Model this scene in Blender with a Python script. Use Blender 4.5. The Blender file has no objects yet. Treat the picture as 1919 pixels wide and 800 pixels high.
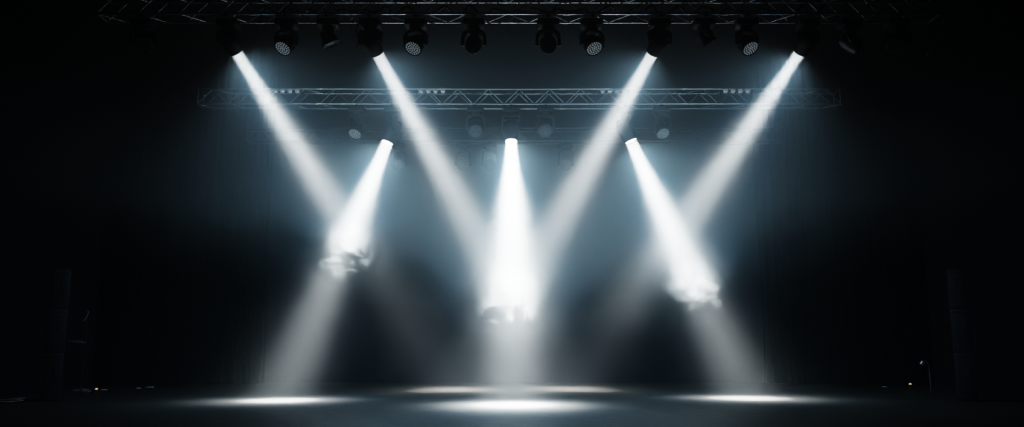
import bpy, bmesh, math, random
from mathutils import Vector, Matrix
random.seed(7)
S = bpy.context.scene
C = S.collection
PI = math.pi
R = math.radians

# ------------------------------------------------------------------ camera geometry
F, PITCH, H = 1500.0, R(9.1), 1.3
def ray(px, py):
    rx = (px - 959.5) / F; rz = (400 - py) / F
    return rx, math.cos(PITCH) - rz * math.sin(PITCH), math.sin(PITCH) + rz * math.cos(PITCH)
def at(px, py, Y):
    x, y, z = ray(px, py); t = Y / y
    return Vector((x * t, Y, H + z * t))
def fl(px, py):
    x, y, z = ray(px, py); t = -H / z
    return Vector((x * t, y * t, 0))

# ------------------------------------------------------------------ helpers
def tag(o, label, cat, group=None, kind=None):
    o['label'] = label; o['category'] = cat
    if group: o['group'] = group
    if kind: o['kind'] = kind
    return o
def thing(name, label, cat, loc=(0, 0, 0), rz=0.0, group=None):
    o = bpy.data.objects.new(name, None); C.objects.link(o)
    o.empty_display_size = .2
    o.location = loc; o.rotation_euler = (0, 0, rz)
    return tag(o, label, cat, group)
class MB:
    def __init__(s): s.b = bmesh.new()
    def _xf(s, vs, m):
        if m is not None: bmesh.ops.transform(s.b, matrix=m, verts=vs)
    def box(s, c, d, bev=0.0, m=None, seg=2):
        r = bmesh.ops.create_cube(s.b, size=1)
        vs = r['verts']
        bmesh.ops.scale(s.b, vec=d, verts=vs)
        if bev:
            es = list({e for v in vs for e in v.link_edges})
            n0 = set(s.b.verts)
            r2 = bmesh.ops.bevel(s.b, geom=es, offset=bev, segments=seg, affect='EDGES', profile=.5)
            vs = list({v for f in r2['faces'] for v in f.verts} | {v for v in vs if v.is_valid})
        bmesh.ops.translate(s.b, vec=c, verts=vs)
        s._xf(vs, m); return s
    def tube(s, a, b, r, n=8, r2=None, caps=True):
        a = Vector(a); b = Vector(b); d = b - a
        q = Vector((0, 0, 1)).rotation_difference(d.normalized()).to_matrix().to_4x4()
        m = Matrix.Translation((a + b) / 2) @ q
        bmesh.ops.create_cone(s.b, cap_ends=caps, segments=n, radius1=r, radius2=r if r2 is None else r2, depth=d.length, matrix=m)
        return s
    def path(s, pts, r, n=6):
        pts = [Vector(p) for p in pts]; rings = []
        up = Vector((0, 0, 1))
        for i, p in enumerate(pts):
            t = (pts[min(i + 1, len(pts) - 1)] - pts[max(i - 1, 0)]).normalized()
            u = t.cross(up)
            if u.length < 1e-3: u = t.cross(Vector((1, 0, 0)))
            u.normalize(); w = u.cross(t)
            rings.append([s.b.verts.new(p + r * (math.cos(2 * PI * k / n) * u + math.sin(2 * PI * k / n) * w)) for k in range(n)])
        for i in range(len(rings) - 1):
            for k in range(n):
                s.b.faces.new((rings[i][k], rings[i][(k + 1) % n], rings[i + 1][(k + 1) % n], rings[i + 1][k]))
        s.b.faces.new(rings[0][::-1]); s.b.faces.new(rings[-1]); return s
    def lathe(s, prof, n=28, m=None, sq=0.0):
        """revolve (r, z) about z; sq>0 squares the section off"""
        rings = []
        for r, z in prof:
            ring = []
            for k in range(n):
                a = 2 * PI * k / n; f = 1.0
                if sq: f = 1 + sq * (1 / max(abs(math.cos(a)), abs(math.sin(a))) - 1)
                ring.append(s.b.verts.new((r * f * math.cos(a), r * f * math.sin(a), z)))
            rings.append(ring)
        for i in range(len(rings) - 1):
            for k in range(n):
                s.b.faces.new((rings[i][k], rings[i][(k + 1) % n], rings[i + 1][(k + 1) % n], rings[i + 1][k]))
        vs = [v for r in rings for v in r]
        if prof[0][0] > 1e-6: s.b.faces.new(rings[0][::-1])
        if prof[-1][0] > 1e-6: s.b.faces.new(rings[-1])
        s._xf(vs, m); return s
    def mesh(s, name, mat, smooth=True):
        bmesh.ops.remove_doubles(s.b, verts=s.b.verts, dist=1e-6)
        bmesh.ops.recalc_face_normals(s.b, faces=s.b.faces)
        me = bpy.data.meshes.new(name); s.b.to_mesh(me); s.b.free()
        me.materials.append(mat)
        if smooth:
            me.polygons.foreach_set('use_smooth', [True] * len(me.polygons))
            me.set_sharp_from_angle(angle=R(35))
        return me
def put(name, me, parent=None, loc=(0, 0, 0), rot=(0, 0, 0)):
    o = bpy.data.objects.new(name, me); C.objects.link(o)
    o.location = loc; o.rotation_euler = rot; o.parent = parent
    return o

# ------------------------------------------------------------------ materials (all node based)
def mat(name, col, rough=.5, metal=0.0, var=.15, scale=8.0, bump=0.0, stretch=(1, 1, 1), emit=None, es=0.0, spec=.5, rvar=.1):
    m = bpy.data.materials.new(name); m.use_nodes = True
    nt = m.node_tree; N = nt.nodes; L = nt.links
    b = N['Principled BSDF']
    tc = N.new('ShaderNodeTexCoord'); mp = N.new('ShaderNodeMapping'); mp.inputs['Scale'].default_value = stretch
    nz = N.new('ShaderNodeTexNoise'); nz.inputs['Scale'].default_value = scale; nz.inputs['Detail'].default_value = 5
    L.new(tc.outputs['Object'], mp.inputs[0]); L.new(mp.outputs[0], nz.inputs['Vector'])
    mx = N.new('ShaderNodeMix'); mx.data_type = 'RGBA'
    mx.inputs[6].default_value = (*[c * (1 - var) for c in col], 1); mx.inputs[7].default_value = (*[min(1, c * (1 + var)) for c in col], 1)
    L.new(nz.outputs['Fac'], mx.inputs[0]); L.new(mx.outputs[2], b.inputs['Base Color'])
    mr = N.new('ShaderNodeMapRange'); mr.inputs[3].default_value = max(.02, rough - rvar); mr.inputs[4].default_value = min(1, rough + rvar)
    L.new(nz.outputs['Fac'], mr.inputs[0]); L.new(mr.outputs[0], b.inputs['Roughness'])
    b.inputs['Metallic'].default_value = metal; b.inputs['Specular IOR Level'].default_value = spec
    if bump:
        bp = N.new('ShaderNodeBump'); bp.inputs['Strength'].default_value = bump; bp.inputs['Distance'].default_value = .02
        L.new(nz.outputs['Fac'], bp.inputs['Height']); L.new(bp.outputs[0], b.inputs['Normal'])
    if emit:
        b.inputs['Emission Color'].default_value = (*emit, 1); b.inputs['Emission Strength'].default_value = es
    return m
M = dict(
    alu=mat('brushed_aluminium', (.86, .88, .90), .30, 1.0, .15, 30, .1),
    alu2=mat('aluminium_dimmed_mid', (.40, .43, .45), .4, 1.0, .15, 30, .1),  # truss aluminium with the middle row's dimmer light put into its colour
    alu3=mat('aluminium_dimmed_far', (.13, .15, .16), .42, 1.0, .15, 30, .1),  # truss aluminium darkened so the farthest row fades as if in haze
    black=mat('black_powder_coat', (.013, .017, .021), .5, 0, .3, 60, .15, spec=.2),
    dark=mat('dark_plastic', (.015, .019, .023), .42, 0, .3, 25, .05, spec=.25),
    steel=mat('dark_steel', (.09, .095, .1), .4, 1.0, .2, 30, .1),
    rubber=mat('black_rubber', (.008, .008, .009), .6, 0, .2, 20),
    drape=mat('black_serge', (.0012, .0016, .0020), .95, 0, .35, 14, .25, (1, 1, .15), spec=.0),
    back=mat('dark_backdrop_cloth', (.006, .0085, .010), .95, 0, .18, 2.2, .15, (1, 1, .3), spec=.03),
    wall=mat('black_painted_wall', (.006, .008, .010), .9, 0, .3, 3, .1, spec=.1),
    lens=mat('lamp_lens', (.85, .9, .92), .1, 0, .05, 20, emit=(.90, .98, 1.0), es=30),
    cell=mat('dim_led_lens', (.55, .58, .6), .12, .4, .2, 30, emit=(.75, .9, 1.0), es=.11, spec=.8),
    cell2=mat('dimmer_led_lens', (.55, .58, .6), .12, .4, .2, 30, emit=(.75, .9, 1.0), es=.06, spec=.8),
    cell4=mat('faint_led_lens', (.22, .25, .27), .25, .4, .2, 30, emit=(.75, .9, 1.0), es=.01),
    cell3=mat('unlit_led_lens', (.03, .033, .035), .2, .2, .2, 30),
    glass=mat('dark_front_glass', (.006, .007, .008), .12, 0, .2, 10, spec=.6),
    bulb=mat('blinder_reflector', (.7, .72, .73), .16, .9, .1, 20, emit=(.8, .92, 1.0), es=.11),
    bulbd=mat('dark_reflector', (.1, .1, .1), .2, .9, .1, 20),
    navy=mat('navy_speaker_paint', (.010, .014, .019), .6, 0, .25, 40, .15, spec=.3),
    grille=mat('speaker_port', (.004, .004, .005), .8, 0, .2, 40),
    pale=mat('pale_metal', (.40, .43, .45), .4, .6, .2, 25),
    amber=mat('amber_led', (.6, .4, .2), .3, 0, .1, 20, emit=(1, .62, .3), es=.7),
    cablegrey=mat('grey_cable', (.16, .17, .18), .4, 0, .2, 30),
    white=mat('white_tape', (.6, .62, .6), .6, 0, .2, 30, .1),
)

# ------------------------------------------------------------------ setting
YB, XW, ZC, YF = 26.62, 12.6, 13.2, -4.0
def floor_mat():
    m = bpy.data.materials.new('stage_vinyl'); m.use_nodes = True
    nt = m.node_tree; N = nt.nodes; L = nt.links; b = N['Principled BSDF']
    tc = N.new('ShaderNodeTexCoord')
    def noise(sc, st, det=6):
        mp = N.new('ShaderNodeMapping'); mp.inputs['Scale'].default_value = st
        n = N.new('ShaderNodeTexNoise'); n.inputs['Scale'].default_value = sc; n.inputs['Detail'].default_value = det
        L.new(tc.outputs['Object'], mp.inputs[0]); L.new(mp.outputs[0], n.inputs['Vector']); return n
    n1 = noise(9, (.35, 1.2, 1)); n2 = noise(1.1, (.4, 1, 1), 4); n3 = noise(45, (.35, 1.3, 1), 3)
    mx = N.new('ShaderNodeMix'); mx.data_type = 'RGBA'
    mx.inputs[6].default_value = (.005, .0044, .0040, 1); mx.inputs[7].default_value = (.044, .038, .0335, 1)
    ad = N.new('ShaderNodeMath'); ad.operation = 'MULTIPLY_ADD'; ad.inputs[1].default_value = .6
    nn = N.new('ShaderNodeMath'); nn.operation = 'MULTIPLY_ADD'; nn.inputs[1].default_value = .9; L.new(n3.outputs['Fac'], nn.inputs[0])
    n0 = N.new('ShaderNodeMath'); n0.operation = 'MULTIPLY_ADD'; n0.inputs[1].default_value = .9; n0.inputs[2].default_value = -.4
    L.new(n1.outputs['Fac'], n0.inputs[0]); L.new(n0.outputs[0], nn.inputs[2]); L.new(nn.outputs[0], ad.inputs[0])
    m2 = N.new('ShaderNodeMath'); m2.operation = 'MULTIPLY'; m2.inputs[1].default_value = .4
    L.new(n2.outputs['Fac'], m2.inputs[0]); L.new(m2.outputs[0], ad.inputs[2])
    L.new(ad.outputs[0], mx.inputs[0]); L.new(mx.outputs[2], b.inputs['Base Color'])
    mr = N.new('ShaderNodeMapRange'); mr.inputs[3].default_value = .42; mr.inputs[4].default_value = .62
    L.new(n1.outputs['Fac'], mr.inputs[0]); L.new(mr.outputs[0], b.inputs['Roughness'])
    bp = N.new('ShaderNodeBump'); bp.inputs['Strength'].default_value = .8; bp.inputs['Distance'].default_value = .015
    s = N.new('ShaderNodeMath'); s.operation = 'MULTIPLY_ADD'; s.inputs[1].default_value = .4
    L.new(n3.outputs['Fac'], s.inputs[0]); L.new(n1.outputs['Fac'], s.inputs[2])
    L.new(s.outputs[0], bp.inputs['Height']); L.new(bp.outputs[0], b.inputs['Normal'])
    b.inputs['Specular IOR Level'].default_value = .22
    return m
def struct(name, c, d, m):
    o = put(name, MB().box((0, 0, 0), d).mesh(name, m, False), None, c); o['kind'] = 'structure'; return o
cy, ly = (YF + YB) / 2, YB - YF
struct('floor', (0, cy, -.1), (2 * XW + .6, ly + .6, .2), floor_mat())
struct('ceiling', (0, cy, ZC + .1), (2 * XW + .6, ly + .6, .2), M['wall'])
struct('wall_back', (0, YB + .1, ZC / 2), (2 * XW + .6, .2, ZC), M['back'])
struct('wall_left', (-XW - .1, cy, ZC / 2), (.2, ly, ZC), M['wall'])
struct('wall_right', (XW + .1, cy, ZC / 2), (.2, ly, ZC), M['wall'])
struct('wall_front', (0, YF - .1, ZC / 2), (2 * XW + .6, .2, ZC), M['wall'])

def curtain(w, h, folds, amp, seed):
    rnd = random.Random(seed); b = MB(); n = folds * 8; rows = 10
    ph = [rnd.uniform(-.5, .5) for _ in range(n + 1)]
    g = []
    for j in range(rows + 1):
        z = h * j / rows; fl_ = 1.0 - .45 * j / rows
        g.append([b.b.verts.new((w * (i / n - .5) + .05 * math.sin(z * .7 + i * .3) * fl_,
                  amp * fl_ * math.sin(2 * PI * folds * i / n + ph[i // 8]) + .03 * math.sin(z + i), z)) for i in range(n + 1)])
    for j in range(rows):
        for i in range(n): b.b.faces.new((g[j][i], g[j][i + 1], g[j + 1][i + 1], g[j + 1][i]))
    return b.mesh('curtain', M['drape'])
for x, y, w, lab in ((-10.95, 24.2, 2.4, 'black pleated side drape at stage left edge, nearer the audience'),
                     (-9.2, 25.5, 2.8, 'black pleated drape in the back left corner of the stage'),
                     (11.0, 24.2, 2.4, 'black pleated side drape at right stage edge, nearer the audience'),
                     (9.3, 25.5, 2.8, 'black pleated drape in the back right corner of the stage')):
    o = put('side_curtain', curtain(w, 12.9, int(w * 4), .10, int(x * 10)), None, (x, y, .01))
    tag(o, lab, 'curtain', 'black side drapes')
zb = at(960, 67, YB - .5).z
o = put('border_curtain', curtain(16, ZC - zb - .02, 36, .05, 3), None, (0, YB - .5, zb))
tag(o, 'long black border drape across the top of the back wall', 'curtain')

# ------------------------------------------------------------------ trusses
def truss(label, x0, x1, y, z, s, pitch, alu='alu'):
    t = thing('lighting_truss', label, 'truss', ((x0 + x1) / 2, y, z), 0, 'horizontal aluminium lighting trusses')
    L = x1 - x0; h = L / 2; r = .026; br = .011
    for (yy, zz) in ((-s / 2, 0), (s / 2, 0), (-s / 2, s), (s / 2, s)):
        m = MB().tube((-h, yy, zz), (h, yy, zz), r, 12)
        k = -h + 3
        while k < h - .5:                       # coupler sleeves every three metres
            m.tube((k - .07, yy, zz), (k + .07, yy, zz), r * 1.35, 12); k += 3
        put('chord', m.mesh('chord', M[alu]), t)
    n = round(L / (pitch / 2)); dx = L / n
    def zig(p, q):
        m = MB()
        for i in range(n):
            a, b = (p, q) if i % 2 == 0 else (q, p)
            m.tube((-h + i * dx, *a), (-h + (i + 1) * dx, *b), br, 6)
        for e in (-h + .02, h - .02): m.tube((e, *p), (e, *q), br * 1.3, 6)
        return m.mesh('bracing', M[alu])
    f = s / 2
    put('bracing', zig((-f, 0), (-f, s)), t); put('bracing', zig((f, 0), (f, s)), t)
    put('bracing', zig((-f, 0), (f, 0)), t); put('bracing', zig((f, s), (-f, s)), t)
    return t
T1 = dict(y=14.71, z=7.49, s=.42); T2 = dict(y=19.19, z=7.07, s=.38); T3 = dict(y=23.2, z=7.17, s=.38)
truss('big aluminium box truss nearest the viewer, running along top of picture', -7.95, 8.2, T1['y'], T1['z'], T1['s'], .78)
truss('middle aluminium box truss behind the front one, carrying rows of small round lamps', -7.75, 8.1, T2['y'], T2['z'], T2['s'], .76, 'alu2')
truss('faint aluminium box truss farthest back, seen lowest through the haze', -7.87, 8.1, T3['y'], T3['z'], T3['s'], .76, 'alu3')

# ------------------------------------------------------------------ lamps
CACHE = {}
def cached(k, fn):
    if k not in CACHE: CACHE[k] = fn()
    return CACHE[k]
def base_mesh(sc):
    m = MB()
    m.box((0, 0, -.125), (.40 * sc, .33, .13), .025)
    m.box((0, 0, -.205), (.20 * sc, .20 * sc, .05), .012)
    for sx in (-1, 1):
        m.box((sx * .2 * sc, 0, -.125), (.03, .16, .07), .01)      # carry handles
    m.box((0, -.168, -.125), (.16, .012, .05), .003)               # display
    return m.mesh('base', M['black'])
def clamp_mesh():
    m = MB()
    n = 14; pts = [(0, .040 * math.cos(a), .040 * math.sin(a)) for a in [R(-60 + 300 * i / n - 90) for i in range(n + 1)]]
    for i in range(n): m.tube(pts[i], pts[i + 1], .011, 6)
    m.box((0, 0, -.05), (.05, .05, .025), .004)
    m.tube((-.05, .04, -.02), (.05, .04, -.02), .008, 6)
    return m.mesh('clamp', M['black'])
def yoke_mesh(drop, w, round_):
    m = MB(); top = -.225; h = w / 2
    m.lathe([(.12, top + .0), (.13, top - .02), (.12, top - .04)], 20)
    # U outline with rounded shoulders, swept as flat section (narrower section toward the pivots)
    pts = []
    r = .13 if round_ else .06
    zt = top - .055
    arc = [(-h, -drop - .03), (-h, zt - r)] + [(-h + r - r * math.cos(a), zt - r + r * math.sin(a)) for a in [R(18 * i) for i in range(1, 6)]]
    pts = arc + [(-x, z) for x, z in arc[::-1]]
    dep = .17; th = .035
    prev = None
    for i, (x, z) in enumerate(pts):
        a = Vector(pts[max(0, i - 1)]); b = Vector(pts[min(len(pts) - 1, i + 1)])
        t = (b - a).normalized(); nrm = Vector((t.y, -t.x))
        d = dep * (1.0 if i not in (0, len(pts) - 1) else .62)
        q = []
        for sn, sy in ((-1, -1), (-1, 1), (1, 1), (1, -1)):
            q.append(m.b.verts.new((x + nrm.x * th * sn * .75, sy * d / 2, z + nrm.y * th * sn * .75)))
        if prev:
            for k in range(4): m.b.faces.new((prev[k], prev[(k + 1) % 4], q[(k + 1) % 4], q[k]))
        else: m.b.faces.new(q)
        prev = q
    m.b.faces.new(prev[::-1])
    for sx in (-1, 1): m.tube((sx * (h - .03), 0, -drop), (sx * (h + .035), 0, -drop), .06, 18)
    return m.mesh('yoke', M['black'])
def head_mesh(kind):
    m = MB()
    if kind == 'beam':        # hexagon-like profile tapering to the lens
        m.lathe([(.06, .20), (.12, .185), (.155, .12), (.172, .02), (.174, -.06), (.146, -.21), (.128, -.30), (.116, -.30), (.112, -.285)], 28, sq=.12)
        for k in range(5): m.lathe([(.166, .09 - k * .028), (.176, .083 - k * .028), (.166, .076 - k * .028)], 28, sq=.12)
    elif kind == 'wash':      # short drum with a wide face
        m.lathe([(.06, .17), (.12, .155), (.15, .08), (.165, -.02), (.172, -.10), (.176, -.15), (.166, -.155), (.160, -.14)], 32)
        for k in range(12):
            a = 2 * PI * k / 12
            m.box((.155 * math.cos(a), .155 * math.sin(a), .02), (.012, .04, .14), .004, Matrix.Identity(4))
    elif kind == 'spot':      # dark moving head with a plain round glass
        m.lathe([(.06, .19), (.12, .175), (.15, .10), (.162, .0), (.158, -.10), (.150, -.20), (.138, -.21), (.134, -.195)], 32)
        m.box((0, .12, .02), (.16, .10, .2), .02)
    else:                     # 'profile': flared box seen from the side
        m.lathe([(.07, .13), (.12, .115), (.135, .0), (.165, -.10), (.175, -.15), (.162, -.155), (.157, -.14)], 28, sq=.55)
    return m.mesh('head', M['dark'])
def lens_mesh(r, z, m_):
    return MB().lathe([(.0001, z - .034), (r * .5, z - .031), (r * .85, z - .024), (r, z - .016), (r, z + .01)], 28).mesh('lens', m_)
def cells_mesh(r, z, m_):
    m = MB(); rc = r / 7.2
    for ring, n in enumerate((1, 6, 12, 18)):
        for k in range(n):
            a = 2 * PI * k / n + .13 * ring; q = ring * r * .285
            m.lathe([(rc * .80, z + .01), (rc * .80, z - .004), (rc * .5, z - .013), (.0001, z - .016)], 10, Matrix.Translation((q * math.cos(a), q * math.sin(a), 0)))
    return m.mesh('lens_array', m_)
def moving_head(kind, label, x, T, D, drop, group, lit=False, cellm='cell', name='moving_head_spotlight', w=.42, sc=1.0):
    """hangs under truss T at x, head turned to direction D"""
    D = Vector(D).normalized()
    th = math.acos(max(-1, min(1, -D.z))); ph = math.atan2(-D.x, D.y)
    t = thing(name, label, 'stage light', (x, T['y'], T['z']), 0, group)
    put('base', cached(('b', sc), lambda: base_mesh(sc)), t)
    for sy in (-1, 1):
        put('clamp', cached('c', clamp_mesh), t, (0, sy * T['s'] / 2, 0))
    put('yoke', cached(('y', round(drop, 3), w, kind != 'beam'), lambda: yoke_mesh(drop, w, kind != 'beam')), t, (0, 0, 0), (0, 0, ph))
    hd = put('head', cached(('h', kind), lambda: head_mesh(kind)), t, (0, 0, -drop), (th, 0, ph))
    hd.rotation_mode = 'XYZ'
    if kind == 'beam': put('lens', cached(('l', lit), lambda: lens_mesh(.113, -.285, M['lens' if lit else 'glass'])), hd)
    if kind == 'wash':
        put('lens_backing', cached('wb', lambda: MB().lathe([(.0001, -.138), (.162, -.138), (.162, -.12)], 28).mesh('lens_backing', M['black'])), hd)
        put('lens_array', cached(('w', cellm), lambda: cells_mesh(.155, -.14, M[cellm])), hd)
    if kind == 'spot': put('lens', cached('sg', lambda: lens_mesh(.135, -.197, M['glass'])), hd)
    if kind == 'profile': put('lens', cached('pg', lambda: MB().lathe([(.0001, -.152), (.07, -.147), (.135, -.138)], 28, sq=.5).mesh('lens', M['glass'])), hd)
    return t, hd

BCOL = (.92, .985, 1.0)
HALO = dict(P=1250.0, ang=75.0, col=(.24, .55, .88))
RIM = dict(f=95, k=.40)
def bell(l, sg):
    """photometric profile: intensity falls off as a bell with the angle from the lamp axis"""
    l.use_nodes = True; nt = l.node_tree; N = nt.nodes; L = nt.links
    e = next(n for n in N if n.type == 'EMISSION')
    tc = N.new('ShaderNodeTexCoord'); sp = N.new('ShaderNodeSeparateXYZ'); L.new(tc.outputs['Normal'], sp.inputs[0])
    def mt(op, a, b):
        n = N.new('ShaderNodeMath'); n.operation = op
        for i, v in enumerate((a, b)):
            if isinstance(v, (int, float)): n.inputs[i].default_value = v
            else: L.new(v, n.inputs[i])
        return n.outputs[0]
    c2 = mt('MAXIMUM', mt('MULTIPLY', sp.outputs[2], sp.outputs[2]), .01)
    t2 = mt('SUBTRACT', mt('DIVIDE', 1.0, c2), 1.0)
    L.new(mt('POWER', 2.71828, mt('MULTIPLY', t2, -.5 / (sg * sg))), e.inputs['Strength'])

WIDE = dict(P=385.0, ang=160.0, col=(.42, .67, .83))
def lit_head(label, apx, apy, T, target, group, bp, spread, size, hp=1.0, wp=1.0, hs=1.0):
    Y = T['y']; AP = .322 * hs
    A = at(apx, apy, Y)
    for _ in range(8):
        D = (target - A).normalized()
        A = at(apx, apy, Y + D.y * AP)
    piv = A - D * AP
    t, hd = moving_head('beam', label, piv.x, T, D, T['z'] - piv.z, group, True)
    hd.scale = (hs, hs, hs)
    AP = .322
    l = bpy.data.lights.new('beam_lamp', 'AREA'); l.shape = 'DISK'; l.size = size / hs; l.spread = R(spread)
    l.energy = bp; l.color = BCOL
    put('beam_lamp', l, hd, (0, 0, -AP - .004))
    l = bpy.data.lights.new('rim_lamp', 'SPOT'); l.spot_size = R(min(80, spread * 3.6)); l.spot_blend = .5; l.shadow_soft_size = size * .4
    l.energy = bp * RIM['f'] * (1.5 if T is T1 else 1.2); l.color = (.86, .97, 1.0); bell(l, math.tan(R(spread * RIM['k'])))
    put('rim_lamp', l, hd, (0, 0, -AP - .006))
    for nm, Q, k in (('halo_lamp', HALO, hp), ('spill_lamp', WIDE, wp)):  # added wide blue lamps: lens spill, standing in for repeated scattering in haze
        l = bpy.data.lights.new(nm, 'SPOT'); l.spot_size = R(Q['ang']); l.spot_blend = 1.0; l.shadow_soft_size = .08
        l.energy = Q['P'] * k; l.color = Q['col']
        if Q is HALO: bell(l, math.tan(R(14)))
        put(nm, l, hd, (0, 0, -AP - .03))
    return t
G1 = 'lit beam lights on the front truss'; G2 = 'lit beam lights on the middle truss'
FB = (140, 13, .23); FM = (500, 16, .295)
lit_head('black moving head shining white beam, first lit one from left on front truss', 444, 100, T1, fl(848, 730), G1, *FB)
lit_head('black moving head shining white beam, second lit one from left on front truss', 708, 102, T1, fl(1052, 729), G1, *FB)
lit_head('black moving head shining white beam, second lit one from right on front truss', 1222, 102, T1, fl(868, 730), G1, *FB)
lit_head('black moving head shining white beam, rightmost lit one on front truss', 1497, 101, T1, fl(1072, 729), G1, *FB)
lit_head('brilliant white lamp aimed down left, leftmost of three low lit heads', 725, 269, T2, fl(525, 750), G2, *FM, 3, 2, 1.2)
lit_head('brilliant white lamp aimed straight down at centre stage from middle truss', 958, 267, T2, fl(962, 758), G2, FM[0] * 1.75, 17, .30, 3.4, 2, 1.2)
lit_head('brilliant white lamp aimed down right, rightmost of three low lit heads', 1183, 266, T2, fl(1400, 746), G2, *FM, 3, 2, 1.2)

def wx(px, T): return at(px, 60, T['y']).x if T is T1 else at(px, 240, T['y']).x
GW = 'LED wash lights with honeycomb lenses on the front truss'
moving_head('wash', 'black LED wash light with honeycomb face, right beside the leftmost lit beam light', wx(537, T1), T1, (-.26, -.50, -.80), .53, GW)
moving_head('wash', 'black LED wash light with honeycomb face, just right of the second lit front beam light', wx(779, T1), T1, (-.26, -.50, -.80), .53, GW)
moving_head('wash', 'black LED wash light with honeycomb face, right of the pair of dark round heads', wx(1109, T1), T1, (.26, -.50, -.80), .53, GW)
moving_head('wash', 'black LED wash light with honeycomb face, beside the rightmost lit front beam light', wx(1399, T1), T1, (.28, -.50, -.80), .53, GW)
GD = 'dark unlit moving heads on the front truss'
moving_head('spot', 'unlit black moving head with round front, left one of central pair', wx(888, T1), T1, (0, -.80, -.6), .52, GD)
moving_head('spot', 'unlit black moving head with round front, right one of central pair', wx(1027, T1), T1, (0, -.80, -.6), .52, GD)
GP = 'dark moving heads turned sideways on the front truss'
moving_head('profile', 'unlit black moving head turned sideways, left half, beside hanging thin cable', wx(615, T1), T1, (.45, .15, -.9), .40, GP, w=.36)
moving_head('profile', 'unlit black moving head turned sideways, right half, between two lit front lights', wx(1319, T1), T1, (.5, .15, -.85), .40, GP, w=.36)
moving_head('spot', 'barely visible black moving head just right of the rightmost lit front light', wx(1592, T1), T1, (.75, -.2, -.7), .50, GD)
moving_head('wash', 'barely visible black wash light nearest the right end of front truss', wx(1680, T1), T1, (-.45, -.6, -.65), .50, GD, cellm='cell3')
moving_head('wash', 'barely visible black wash light nearest the left end of front truss', wx(268, T1), T1, (.35, -.6, -.7), .50, GD, cellm='cell3')
GM = 'dim LED wash lights under the middle truss'
for px, d, lab in ((669, (-.22, -.55, -.78), 'dim LED wash light under middle truss, left of the low left bright lamp'),
                   (891, (0, -.9, -.42), 'dim LED wash light under middle truss, just left of the central bright lamp'),
                   (1022, (0, -.9, -.42), 'dim LED wash light under middle truss, just right of the central bright lamp'),
                   (1239, (.2, -.6, -.75), 'dim LED wash light under middle truss, right of the low right bright lamp')):
    moving_head('wash', lab, wx(px, T2), T2, d, .62, GM, cellm='cell2' if px in (669, 1239) else 'cell4')
GB = 'faint LED wash lights under the farthest truss'
for px, d, lab in ((747, (.1, -.85, -.5), 'faint wash light under farthest truss, right of the low left bright lamp'),
                   (868, (0, -.9, -.42), 'faint wash light under farthest truss, farther left of central bright lamp'),
                   (918, (0, -.9, -.42), 'faint wash light under farthest truss, nearly touching left of central beam'),
                   (1060, (0, -.9, -.42), 'faint wash light under farthest truss, right of the central beam')):
    moving_head('wash', lab, at(px, 300, T3['y']).x, T3, d, .66, GB, cellm='cell4')

# four-lamp blinder bars standing on the trusses
def blinder(label, x, T, m_, group, top=True):
    t = thing('blinder_bar', label, 'stage light', (x, T['y'] - T['s'] / 2 - .03, T['z'] + T['s'] - .06), 0, group)
    w = .74
    put('housing', cached('bh', lambda: MB().box((0, .06, 0.0), (w, .06, .05), .01).mesh('housing', M['black'])), t)
    for k in range(2):
        put('bracket', cached('bk', lambda: MB().box((0, .06, .0), (.02, .10, .12), .005).mesh('bracket', M['black'])), t, ((w / 2 + .012) * (2 * k - 1), 0, 0))
    for k in range(4):
        l = put('lamp', cached(('bl', m_), lambda: MB().lathe([(.03, -.05), (.055, -.02), (.058, .0), (.058, .03), (.05, .04), (.03, .052), (.0001, .056)], 18,
                Matrix.Rotation(R(90), 4, 'X')).mesh('lamp', M[m_])), t, (-.27 + .18 * k, .02, 0))
    return t
for px, lab in ((541, 'bar of four round lamps on middle truss, farthest left'), (811, 'bar of four round lamps on middle truss, left of centre'),
                (1148, 'bar of four round lamps on middle truss, right of centre'), (1376, 'bar of four round lamps on middle truss, farthest right')):
    blinder(lab, at(px, 171, T2['y']).x, T2, 'bulb', 'four-lamp bars on the middle truss')
blinder('dark bar of unlit round lamps atop front truss, cut by top of picture', at(1157, 2, T1['y']).x, T1, 'bulbd', 'dark four-lamp bars on the front truss')

# cables along the front truss
def cable(label, pts, r=.012, name='cable', group='black cables along the front truss'):
    P = [Vector(p) for p in pts]; out = []
    for i in range(len(P) - 1):            # catmull-rom
        p0, p1, p2, p3 = P[max(i - 1, 0)], P[i], P[i + 1], P[min(i + 2, len(P) - 1)]
        for k in range(8):
            t = k / 8
            out.append(.5 * ((2 * p1) + (p2 - p0) * t + (2 * p0 - 5 * p1 + 4 * p2 - p3) * t * t + (3 * p1 - p0 - 3 * p2 + p3) * t ** 3))
    out.append(P[-1])
    return tag(put(name, MB().path(out, r).mesh('cable', M['rubber'])), label, 'cable', group)
yf = T1['y']; zf = T1['z']
def tx(px): return wx(px, T1)
cable('thin black cable end hanging straight down beside sideways moving head, left half', [(tx(667), yf + .1, zf - .04), (tx(667), yf + .1, zf - .3), (tx(667) + .01, yf + .1, zf - .58)], .008)
cable('thin black cable loop drooping just left of second lit front light', [(tx(652), yf + .15, zf - .04), (tx(656), yf + .15, zf - .25), (tx(661), yf + .15, zf - .36), (tx(664), yf + .15, zf - .2), (tx(669), yf + .15, zf - .04)], .007)
cable('black cable swag under front truss between wash light and central pair', [(tx(800), yf + .13, zf - .03), (tx(820), yf + .13, zf - .08), (tx(840), yf + .13, zf - .10), (tx(860), yf + .13, zf - .07), (tx(872), yf + .13, zf - .03)], .009)
cable('black cable swag under front truss right of left central dark head', [(tx(912), yf + .13, zf - .03), (tx(926), yf + .13, zf - .09), (tx(940), yf + .13, zf - .03)], .009)
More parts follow.
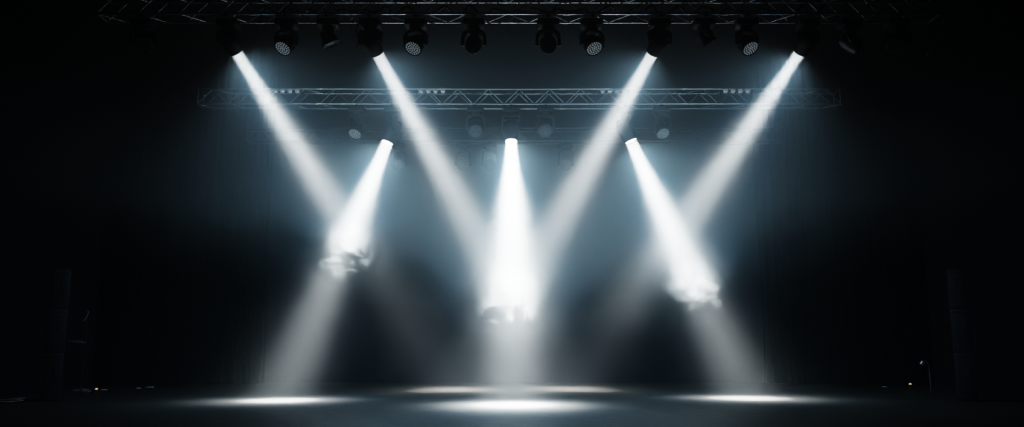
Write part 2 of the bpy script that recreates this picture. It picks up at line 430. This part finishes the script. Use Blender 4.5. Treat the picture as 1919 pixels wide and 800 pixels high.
for k, (a, b) in enumerate(((455, 620), (620, 800), (800, 990), (990, 1200), (1200, 1400), (1400, 1560))):
    pts = []; n = 12
    for i in range(n + 1):
        px = a + 6 + (b - a - 12) * i / n
        pts.append((tx(px), yf - .05 + .12 * math.sin(i * 1.7 + k), zf + .06 + .05 * random.random() + .10 * (i % 3 == k % 3)))
    cable('black cable bundle lying inside front truss, ' + ('far left section', 'section over second lit light', 'section left of middle', 'section right of middle', 'section over third lit light', 'far right section')[k], pts, .024)

# ------------------------------------------------------------------ things at the stage edges
def cabinet_mesh(h):
    return MB().box((0, 0, h / 2), (.38, .46, h - .012), .012).mesh('cabinet', M['navy'])
def speaker_stack(x, y, side, names):
    hs = (1.06, .98, .90)
    z = 0.0
    for k, h in enumerate(hs):
        t = thing('speaker_cabinet', names[k], 'speaker', (x, y, z), side * R(27), 'dark speaker cabinets stacked at the stage edges')
        put('cabinet', cached(('cab', h), lambda: cabinet_mesh(h)), t)
        put('port', cached('port', lambda: MB().box((0, 0, 0), (.10, .02, .22), .004).mesh('port', M['grille'])), t, (.07, -.232, h * .55))
        for sz in (.08, h - .08): put('trim', cached('strim', lambda: MB().box((0, 0, 0), (.34, .012, .02), .003).mesh('trim', M['grille'])), t, (0, -.232, sz))
        z += h
sp = at(124, 620, 18.9)
speaker_stack(-10.36, 18.4, 1, ['navy speaker cabinet at bottom of left stage edge stack', 'navy speaker cabinet in middle of left stage edge stack', 'navy speaker cabinet on top of left stage edge stack'])
speaker_stack(10.22, 18.4, -1, ['navy speaker cabinet at bottom of right stage edge stack', 'navy speaker cabinet in middle of right stage edge stack', 'navy speaker cabinet on top of right stage edge stack'])

# left edge: slim pole with a small pale tray and a wisp of cable at its top
t = thing('equipment_stand', 'slim dark stand with a pale tray beside the left speaker stack', 'stand', (-10.55, 20, 0))
m = MB().lathe([(.16, 0), (.16, .015), (.03, .03), (.0001, .03)], 20); put('base', m.mesh('base', M['dark']), t)
put('pole', MB().tube((0, 0, .02), (.02, 0, 2.0), .012, 8).mesh('pole', M['dark']), t)
m = MB().box((0, 0, 0), (.36, .2, .03), .006); m.box((0, -.1, .025), (.36, .012, .05), .004)
put('tray', m.mesh('tray', M['pale']), t, (-.18, 0, 1.28))
tag(put('cable', MB().path([(-10.53, 20, 2.06), (-10.50, 19.98, 2.02), (-10.52, 19.97, 1.93), (-10.55, 19.96, 1.86), (-10.60, 19.95, 1.80)], .011).mesh('cable', M['pale'])),
    'short pale cable end dangling at top of the slim stand, left edge', 'cable')
def coil(label, x, y, seed):
    rnd = random.Random(seed); pts = []
    for i in range(60):
        a = i * .42; r = .16 + .05 * math.sin(i * .9 + seed)
        pts.append((x + r * math.cos(a) * 1.3, y + r * math.sin(a), .02 + .012 * (i // 15) + .05 * max(0, math.sin(i * .23 + seed)) ** 3))
    tag(put('cable_coil', MB().path(pts, .011).mesh('cable_coil', M['cablegrey'])), label, 'cable', 'loose cable coils at the stage edge')
coil('loose grey cable coil on the floor at foot of the slim stand', -11.2, 21.2, 1)
coil('loose grey cable coil on the floor in far left corner of picture', -10.85, 17.75, 4)
def floor_box(label, x, y, w, m_, rz, name='tape_strip', cat='tape', h=.02, group=None):
    tag(put(name, MB().box((0, 0, h / 2), (w, .09, h), .004).mesh(name, M[m_]), None, (x, y, .001), (0, 0, rz)), label, cat, group)
GT = 'pale tape strips on the stage edge floor'
floor_box('pale tape strip on floor right of the tiny amber lamp, left side', -11.09, 22.25, .14, 'white', .1, group=GT)
floor_box('pale tape strip on floor before left side drape, nearer the speakers', -10.5, 23.0, .11, 'white', .2, group=GT)
floor_box('longer pale tape strip on floor before left side drape, nearer stage centre', -10.43, 23.54, .22, 'white', -.15, group=GT)
floor_box('pale tape strip on floor at the right stage edge', 10.80, 23.7, .12, 'white', .1, group=GT)
def beacon(label, p, h=0.0):
    t = thing('indicator_lamp', label, 'lamp', p, 0, 'tiny amber indicator lamps')
    put('housing', cached(('bch', h), lambda: MB().lathe([(.05, 0), (.05, .02), (.035, .04), (.035, .06 + h)], 14).mesh('housing', M['dark'])), t)
    put('lamp', cached('bcl', lambda: MB().lathe([(.032, .055), (.032, .085), (.015, .10), (.0001, .103)], 12).mesh('lamp', M['amber'])), t, (0, 0, h))
beacon('tiny amber lamp on floor near the left speaker stack', (-10.92, 21.5, 0))
beacon('tiny amber lamp on floor beside the arched stand at right', (10.72, 22, 0), .10)
t = thing('gooseneck_stand', 'thin dark arched gooseneck stand with small pale head, right edge', 'stand', (10.55, 20.6, 0))
put('base', MB().lathe([(.12, 0), (.12, .015), (.02, .03), (.0001, .03)], 18).mesh('base', M['dark']), t)
put('neck', MB().path([(0, 0, .02), (0, 0, .45), (-.005, 0, .68), (-.03, 0, .78), (-.08, 0, .82), (-.15, 0, .80)], .011).mesh('neck', M['cablegrey']), t)
put('head', MB().lathe([(.015, .05), (.04, .04), (.05, -.03), (.042, -.05), (.0001, -.045)], 14).mesh('head', M['pale']), t, (-.17, 0, .77), (0, R(25), 0))

# ------------------------------------------------------------------ haze (world volume, in the stage only)
W = bpy.data.worlds.new('stage_air'); S.world = W; W.use_nodes = True
nt = W.node_tree; N = nt.nodes; L = nt.links
N['Background'].inputs[0].default_value = (0, 0, 0, 1); N['Background'].inputs[1].default_value = 0
geo = N.new('ShaderNodeNewGeometry'); sep = N.new('ShaderNodeSeparateXYZ'); L.new(geo.outputs['Position'], sep.inputs[0])
def mth(op, a, b=None, c=None):
    n = N.new('ShaderNodeMath'); n.operation = op
    for i, v in enumerate((a, b, c)):
        if v is None: continue
        if isinstance(v, (int, float)): n.inputs[i].default_value = v
        else: L.new(v, n.inputs[i])
    return n.outputs[0]
def smooth(v, a, b, lo=0.0, hi=1.0):
    n = N.new('ShaderNodeMapRange'); n.interpolation_type = 'SMOOTHSTEP'
    for i, q in enumerate((v, a, b, lo, hi)):
        if isinstance(q, (int, float)): n.inputs[i].default_value = q
        else: L.new(q, n.inputs[i])
    return n.outputs[0]
fc = N.new('ShaderNodeFloatCurve'); cv = fc.mapping.curves[0]
xs = [(-10, 4.6), (-4.6, 3.85), (-3.0, 3.75), (-.9, 2.5), (.9, 2.4), (2.2, 2.9), (4.4, 2.8), (6, 3.9), (10, 4.6)]
cv.points[0].location = ((xs[0][0] + 10) / 20, xs[0][1] / 10); cv.points[1].location = ((xs[-1][0] + 10) / 20, xs[-1][1] / 10)
for a, b in xs[1:-1]: cv.points.new((a + 10) / 20, b / 10)
fc.mapping.update()
L.new(mth('MULTIPLY_ADD', sep.outputs[0], .05, .5), fc.inputs['Value'])
h = mth('MULTIPLY', fc.outputs[0], 10.0)
nz = N.new('ShaderNodeTexNoise'); nz.inputs['Scale'].default_value = .8; nz.inputs['Detail'].default_value = 1
L.new(geo.outputs['Position'], nz.inputs['Vector'])
rel = mth('SUBTRACT', mth('MULTIPLY_ADD', mth('SUBTRACT', nz.outputs['Fac'], .5), 1.4, sep.outputs[2]), h)
LO, HI = .0038, .036
wid = smooth(mth('ABSOLUTE', mth('SUBTRACT', sep.outputs[1], 18.6)), .5, 1.6, .32, 1.6)   # crisp wisps in the middle of the stage, soft elsewhere
den = smooth(mth('DIVIDE', rel, wid), -1.0, 1.0, LO, HI)
den = mth('MULTIPLY', den, smooth(sep.outputs[1], 10.5, 13.5))
vs = N.new('ShaderNodeVolumeScatter'); vs.inputs['Anisotropy'].default_value = .25
vs.inputs['Color'].default_value = (.95, .98, 1, 1)
L.new(den, vs.inputs['Density']); L.new(vs.outputs[0], N['World Output'].inputs['Volume'])

# ragged billows of thicker smoke hanging in the three near beams
def smoke(label, px, py, Y, rad, seed, k):
    m = bpy.data.materials.new('drifting_smoke'); m.use_nodes = True
    nt = m.node_tree; N = nt.nodes; L = nt.links; N.remove(N['Principled BSDF'])
    def nd(t, **kw):
        n = N.new(t)
        for a, b in kw.items(): n.inputs[a].default_value = b
        return n
    def mt(op, a, b=None, c=None):
        n = N.new('ShaderNodeMath'); n.operation = op
        for i, v in enumerate((a, b, c)):
            if v is None: continue
            if isinstance(v, (int, float)): n.inputs[i].default_value = v
            else: L.new(v, n.inputs[i])
        return n.outputs[0]
    def ss(v, a, b):
        n = N.new('ShaderNodeMapRange'); n.interpolation_type = 'SMOOTHSTEP'
        L.new(v, n.inputs[0]); n.inputs[1].default_value = a; n.inputs[2].default_value = b; return n.outputs[0]
    tc = N.new('ShaderNodeTexCoord')
    mp = N.new('ShaderNodeMapping'); mp.inputs['Location'].default_value = (seed * 3.1, seed * 1.7, 0)
    mp.inputs['Scale'].default_value = (rad[0], rad[1] * .3, rad[2])
    L.new(tc.outputs['Object'], mp.inputs[0])
    nz = nd('ShaderNodeTexNoise', Scale=2.2, Detail=7, Roughness=.66, Distortion=1.4); L.new(mp.outputs[0], nz.inputs['Vector'])
    sp = N.new('ShaderNodeSeparateXYZ'); L.new(tc.outputs['Object'], sp.inputs[0])
    ln = N.new('ShaderNodeVectorMath'); ln.operation = 'LENGTH'; L.new(tc.outputs['Object'], ln.inputs[0])
    low = ss(mt('MULTIPLY_ADD', mt('SUBTRACT', nz.outputs['Fac'], .5), 4.2, sp.outputs[2]), -.40, -.02)     # ragged underside
    wsp = mt('MULTIPLY_ADD', ss(nz.outputs['Fac'], .40, .62), .9, .1)
    ball = ss(ln.outputs['Value'], 1.0, .55)
    d = mt('MULTIPLY', mt('MULTIPLY', mt('MULTIPLY', low, wsp), ball), k)
    vs = nd('ShaderNodeVolumeScatter', Anisotropy=.25); vs.inputs['Color'].default_value = (.97, .985, .98, 1)
    L.new(d, vs.inputs['Density']); L.new(vs.outputs[0], N['Material Output'].inputs['Volume'])
    m.cycles.volume_step_rate = .09; m.cycles.volume_sampling = 'EQUIANGULAR'
    b = MB(); bmesh.ops.create_icosphere(b.b, subdivisions=3, radius=1)
    o = put('smoke', b.mesh('smoke', m), None, at(px, py, Y)); o.scale = rad
    tag(o, label, 'smoke', 'ragged smoke in the three near beams', 'stuff')
smoke('ragged white smoke wisp catching the low left beam halfway down', 646, 470, 18.9, (.85, .8, .85), 1.0, .055)
smoke('broad bright smoke billow low in the central beam', 955, 560, 18.1, (.95, .9, .85), 2.0, .05)
smoke('curling white smoke wisp catching the low right beam halfway down', 1300, 542, 19.3, (.85, .8, .80), 3.0, .055)

S.cycles.volume_step_rate = 5.0

S.cycles.volume_max_steps = 256
S.cycles.volume_bounces = 0
S.cycles.max_bounces = 1
S.cycles.diffuse_bounces = 1
S.cycles.glossy_bounces = 1
S.cycles.use_denoising = True
S.cycles.use_light_tree = False
S.cycles.sample_clamp_indirect = 4.0

# added unseen fill light: stands for floor bounce onto the truss undersides
l = bpy.data.lights.new('bounce_fill', 'SPOT'); l.energy = 220; l.color = (.80, .95, 1.0); l.spot_size = R(165); l.spot_blend = 1.0; l.shadow_soft_size = .4
put('bounce_fill', l, None, (0, 18.2, .3), (PI, 0, 0))
for x in (-2.6, 2.6):       # two more unseen fill lights added to brighten the front truss
    l = bpy.data.lights.new('truss_fill', 'SPOT'); l.energy = 210; l.color = (.88, .97, 1.0); l.spot_size = R(75); l.spot_blend = 1.0; l.shadow_soft_size = .3
    o = put('truss_fill', l, None, (x, 17.8, .25)); o.rotation_euler = (Vector((x * 1.15, 14.8, 7.5)) - o.location).to_track_quat('-Z', 'Y').to_euler()

# ------------------------------------------------------------------ camera and view
cam = bpy.data.cameras.new('camera'); co = put('camera', cam, None, (0, 0, H), (PI / 2 + PITCH, 0, 0))
cam.sensor_width = 36; cam.lens = F * 36 / 1919; cam.clip_end = 200
S.camera = co
S.view_settings.view_transform = 'Filmic'
S.view_settings.look = 'High Contrast'
S.view_settings.exposure = 0.0
